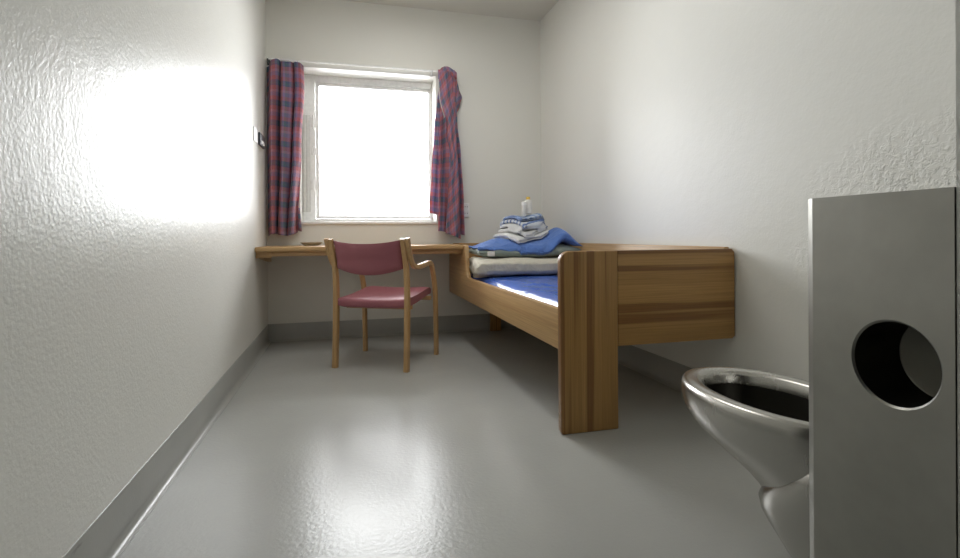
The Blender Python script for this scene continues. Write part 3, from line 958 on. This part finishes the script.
for a, b in zip(ring, ring[1:] + ring[:1]):
    bm.faces.new((G[(1, *a)], G[(1, *b)], G[(-1, *b)], G[(-1, *a)]))
obj('backrest', bm, M['maroon'], ch, True, 60)

# ------------------------------------------------------------------ steel cabinet with paper-roll recess
CX, CY0, CY1, CZ = 1.350, YF + 0.001, 0.733, 0.839
cab = thing('steel_cabinet', 'tall brushed steel sanitary cabinet with a round hole beside the toilet', 'cabinet', (CX, CY0, 0))
cw, cd = W - 0.003 - CX, CY1 - CY0
hy, hz, hr = 0.581 - CY0, 0.583, 0.0655
bm = bmesh.new()
R = 0.014
# shell without the face at x=0: outline in plan with a rounded far corner
corner = [(0.012, cd), (0.0085, cd - 0.0005), (0.0062, cd - 0.002), (0.0054, cd - 0.0035), (0.0006, cd - 0.0150), (0.0, cd - 0.0175)]
def top_edge(off): return off
outl = [(cw, 0.0), (cw, cd)] + corner        # (x, y)
lo = [bm.verts.new((x, y, 0.0)) for x, y in outl]
hi = [bm.verts.new((x, y, CZ)) for x, y in outl]
for i in range(len(outl) - 1):
    bm.faces.new((lo[i], lo[i + 1], hi[i + 1], hi[i]))
f0 = bm.verts.new((0, 0, 0)); f1 = bm.verts.new((0, 0, CZ))
bm.faces.new([lo[0], f0, f1, hi[0]])
bm.faces.new(hi + [f1]); bm.faces.new((lo + [f0])[::-1])
# face with the hole
NH = 64
circ = [bm.verts.new((0.0, hy + hr * math.cos(2 * PI * k / NH), hz + hr * math.sin(2 * PI * k / NH))) for k in range(NH)]
lip = [bm.verts.new((0.003, hy + (hr - 0.003) * math.cos(2 * PI * k / NH), hz + (hr - 0.003) * math.sin(2 * PI * k / NH))) for k in range(NH)]
ce = []
for k in range(NH):
    ce.append(bm.edges.new((circ[k], circ[(k + 1) % NH])))
    bm.faces.new((circ[k], circ[(k + 1) % NH], lip[(k + 1) % NH], lip[k]))
quad = [f0, f1, hi[-1], lo[-1]]
qe = []
for a, b in zip(quad, quad[1:] + quad[:1]):
    e = bm.edges.get((a, b)) or bm.edges.new((a, b)); qe.append(e)
bmesh.ops.triangle_fill(bm, edges=ce + qe, use_beauty=True)
hs = obj('housing', bm, M['steel_box'], cab, True, 35)
wn_ = hs.modifiers.new('even_normals', 'WEIGHTED_NORMAL'); wn_.keep_sharp = True
bm = bmesh.new()
dep = 0.097
r0 = [bm.verts.new((0.003, hy + (hr - 0.003) * math.cos(2 * PI * k / NH), hz + (hr - 0.003) * math.sin(2 * PI * k / NH))) for k in range(NH)]
r1 = [bm.verts.new((dep, hy + (hr - 0.003) * math.cos(2 * PI * k / NH), hz + (hr - 0.003) * math.sin(2 * PI * k / NH))) for k in range(NH)]
r2 = [bm.verts.new((dep + 0.002, hy + (hr - 0.006) * math.cos(2 * PI * k / NH), hz + (hr - 0.006) * math.sin(2 * PI * k / NH))) for k in range(NH)]
for k in range(NH):
    j = (k + 1) % NH
    bm.faces.new((r0[k], r0[j], r1[j], r1[k])); bm.faces.new((r1[k], r1[j], r2[j], r2[k]))
bm.faces.new(r2)
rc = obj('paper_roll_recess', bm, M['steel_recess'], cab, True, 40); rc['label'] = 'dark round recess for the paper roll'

# ------------------------------------------------------------------ toilet
to = thing('toilet', 'stainless steel toilet bowl fixed to the end of the steel cabinet', 'toilet', (1.538, 0.733, 0))
to.scale = (1.0, 1.0, 1.016)
def oval(yc, a, b, z, n=64, e=2.25, yflat=None):
    r = []
    for k in range(n):
        t = 2 * PI * k / n
        c, s = math.cos(t), math.sin(t)
        x = a * math.copysign(abs(c) ** (2 / e), c); y = yc + b * math.copysign(abs(s) ** (2 / e), s)
        if y < 0.001: y = 0.001
        r.append((x, y, z))
    return r
# (z, half width, front y, inner back)  front profile from the photograph
ZR = 0.400
bm = bmesh.new()
rings = []
def ring_at(z, a, yf, yb=-0.004, e=2.25):
    return oval((yf + yb) / 2, a, (yf - yb) / 2, z, 64, e)
for z, a, yf, yb, e in ((0.215, 0.020, 0.30, 0.20, 2), (0.220, 0.050, 0.345, 0.15, 2), (0.245, 0.078, 0.385, 0.10, 2), (0.290, 0.100, 0.425, 0.070, 2), (0.335, 0.114, 0.443, 0.055, 2.05), (0.366, 0.120, 0.450, 0.048, 2.05)):
    rings.append(ring_at(z, a, yf, yb, e))
inner_rings = [list(r) for r in rings]
E_ = 2.05
rings = [ring_at(0.366, 0.120, 0.450, 0.048, E_), ring_at(0.384, 0.122, 0.452, 0.046, E_), ring_at(0.393, 0.126, 0.458, 0.040, E_), ring_at(0.3985, 0.134, 0.470, 0.030, E_),
         ring_at(0.400, 0.142, 0.482, 0.020, E_), ring_at(0.400, 0.153, 0.496, 0.008, E_), ring_at(0.397, 0.161, 0.506, 0.0, E_), ring_at(0.391, 0.1665, 0.512, -0.003, E_),
         ring_at(0.382, 0.1690, 0.5150, -0.004, E_), ring_at(0.365, 0.1690, 0.515, -0.004, E_), ring_at(0.345, 0.1675, 0.511, -0.004, E_), ring_at(0.322, 0.162, 0.499, -0.004, E_),
         ring_at(0.300, 0.151, 0.474, -0.004, E_), ring_at(0.280, 0.137, 0.438, -0.004, 2), ring_at(0.262, 0.123, 0.398, -0.004, 2), ring_at(0.246, 0.111, 0.358, -0.004, 2),
         ring_at(0.230, 0.100, 0.322, -0.004, 2), ring_at(0.212, 0.091, 0.292, -0.004, 2), ring_at(0.196, 0.085, 0.272, -0.004, 2), ring_at(0.186, 0.078, 0.258, -0.004, 2), ring_at(0.186, 0.04, 0.2, 0.05, 2)]
loft(bm, rings, False, True)
obj('bowl', bm, M['steel_bowl'], to, True, 60)
bm = bmesh.new(); loft(bm, inner_rings, True, False); ib = obj('bowl_inside', bm, M['steel_dark'], to, True, 60); ib['label'] = 'inside of the bowl with its shade painted in'
bm = bmesh.new()
rings = [ring_at(0.325, 0.100, 0.075), ring_at(0.305, 0.112, 0.120), ring_at(0.275, 0.117, 0.165), ring_at(0.245, 0.117, 0.205), ring_at(0.215, 0.115, 0.240), ring_at(0.190, 0.112, 0.255), ring_at(0.170, 0.110, 0.250), ring_at(0.152, 0.107, 0.232), ring_at(0.136, 0.105, 0.208), ring_at(0.12, 0.103, 0.184), ring_at(0.104, 0.101, 0.158), ring_at(0.08, 0.099, 0.122), ring_at(0.05, 0.096, 0.092), ring_at(0.0, 0.094, 0.075)]
loft(bm, rings); obj('trap_pedestal', bm, M['steel_bowl'], to, True, 60)

# ------------------------------------------------------------------ light: a white overcast sky through the window
wd = bpy.data.worlds.new('sky'); sc.world = wd
wd.use_nodes = True
nt = wd.node_tree
bg = nt.nodes['Background']
tc = nt.nodes.new('ShaderNodeTexCoord')
sp = nt.nodes.new('ShaderNodeSeparateXYZ'); nt.links.new(tc.outputs['Generated'], sp.inputs[0])
rp = nt.nodes.new('ShaderNodeValToRGB')
rp.color_ramp.elements[0].position = 0.40; rp.color_ramp.elements[0].color = (0.80, 0.82, 0.85, 1)
rp.color_ramp.elements[1].position = 0.60; rp.color_ramp.elements[1].color = (0.97, 0.985, 1.0, 1)
mr = nt.nodes.new('ShaderNodeMath'); mr.operation = 'MULTIPLY_ADD'; mr.inputs[1].default_value = 0.5; mr.inputs[2].default_value = 0.5
nt.links.new(sp.outputs[2], mr.inputs[0]); nt.links.new(mr.outputs[0], rp.inputs[0]); nt.links.new(rp.outputs[0], bg.inputs[0])
bg.inputs[1].default_value = 9.0
la = bpy.data.lights.new('added_fill_light', 'AREA'); la.shape = 'RECTANGLE'; la.size = 0.30; la.size_y = 1.20; la.energy = 6.3; la.color = (1.0, 0.98, 0.94)  # unseen fill light, added to brighten the back wall
lo = bpy.data.objects.new('added_fill_light', la); COL.objects.link(lo); lo.location = (1.05, 2.75, H - 0.06)
pl = bpy.data.lights.new('sky_portal', 'AREA'); pl.shape = 'RECTANGLE'; pl.size = WX1 - WX0 + 0.02; pl.size_y = WZ1 - WZ0 + 0.02
pl.cycles.is_portal = True
po = bpy.data.objects.new('sky_portal', pl); COL.objects.link(po)
po.location = ((WX0 + WX1) / 2, L + 0.318, (WZ0 + WZ1) / 2); po.rotation_euler = (-PI / 2, 0, 0)

# ------------------------------------------------------------------ camera
cd_ = bpy.data.cameras.new('camera'); co_ = bpy.data.objects.new('camera', cd_); COL.objects.link(co_)
cd_.sensor_width = 36.0; cd_.sensor_fit = 'HORIZONTAL'
cd_.lens = 512.445 / 960 * 36.0
cd_.shift_x = 0.0; cd_.shift_y = -42.267 / 960
cd_.clip_start = 0.02
yaw, pit, rol = 0.25663, -0.002308, -0.007142
fw = Vector((math.sin(yaw) * math.cos(pit), math.cos(yaw) * math.cos(pit), math.sin(pit)))
rt = Vector((math.cos(yaw), -math.sin(yaw), 0)); up = rt.cross(fw)
r2_ = rt * math.cos(rol) + up * math.sin(rol); u2_ = up * math.cos(rol) - rt * math.sin(rol)
from mathutils import Matrix
mw_ = Matrix((r2_, u2_, -fw)).transposed().to_4x4()
mw_.translation = Vector((0.56342, 0.0, 0.77853))
co_.matrix_world = mw_
sc.camera = co_

sc.view_settings.view_transform = 'Standard'
sc.view_settings.look = 'None'
sc.view_settings.exposure = 1.1
sc.view_settings.gamma = 1.0
sc.view_settings.use_curve_mapping = False
sc.cycles.use_denoising = True
sc.cycles.max_bounces = 14
sc.cycles.diffuse_bounces = 8
sc.cycles.glossy_bounces = 6
sc.cycles.sample_clamp_indirect = 8.0
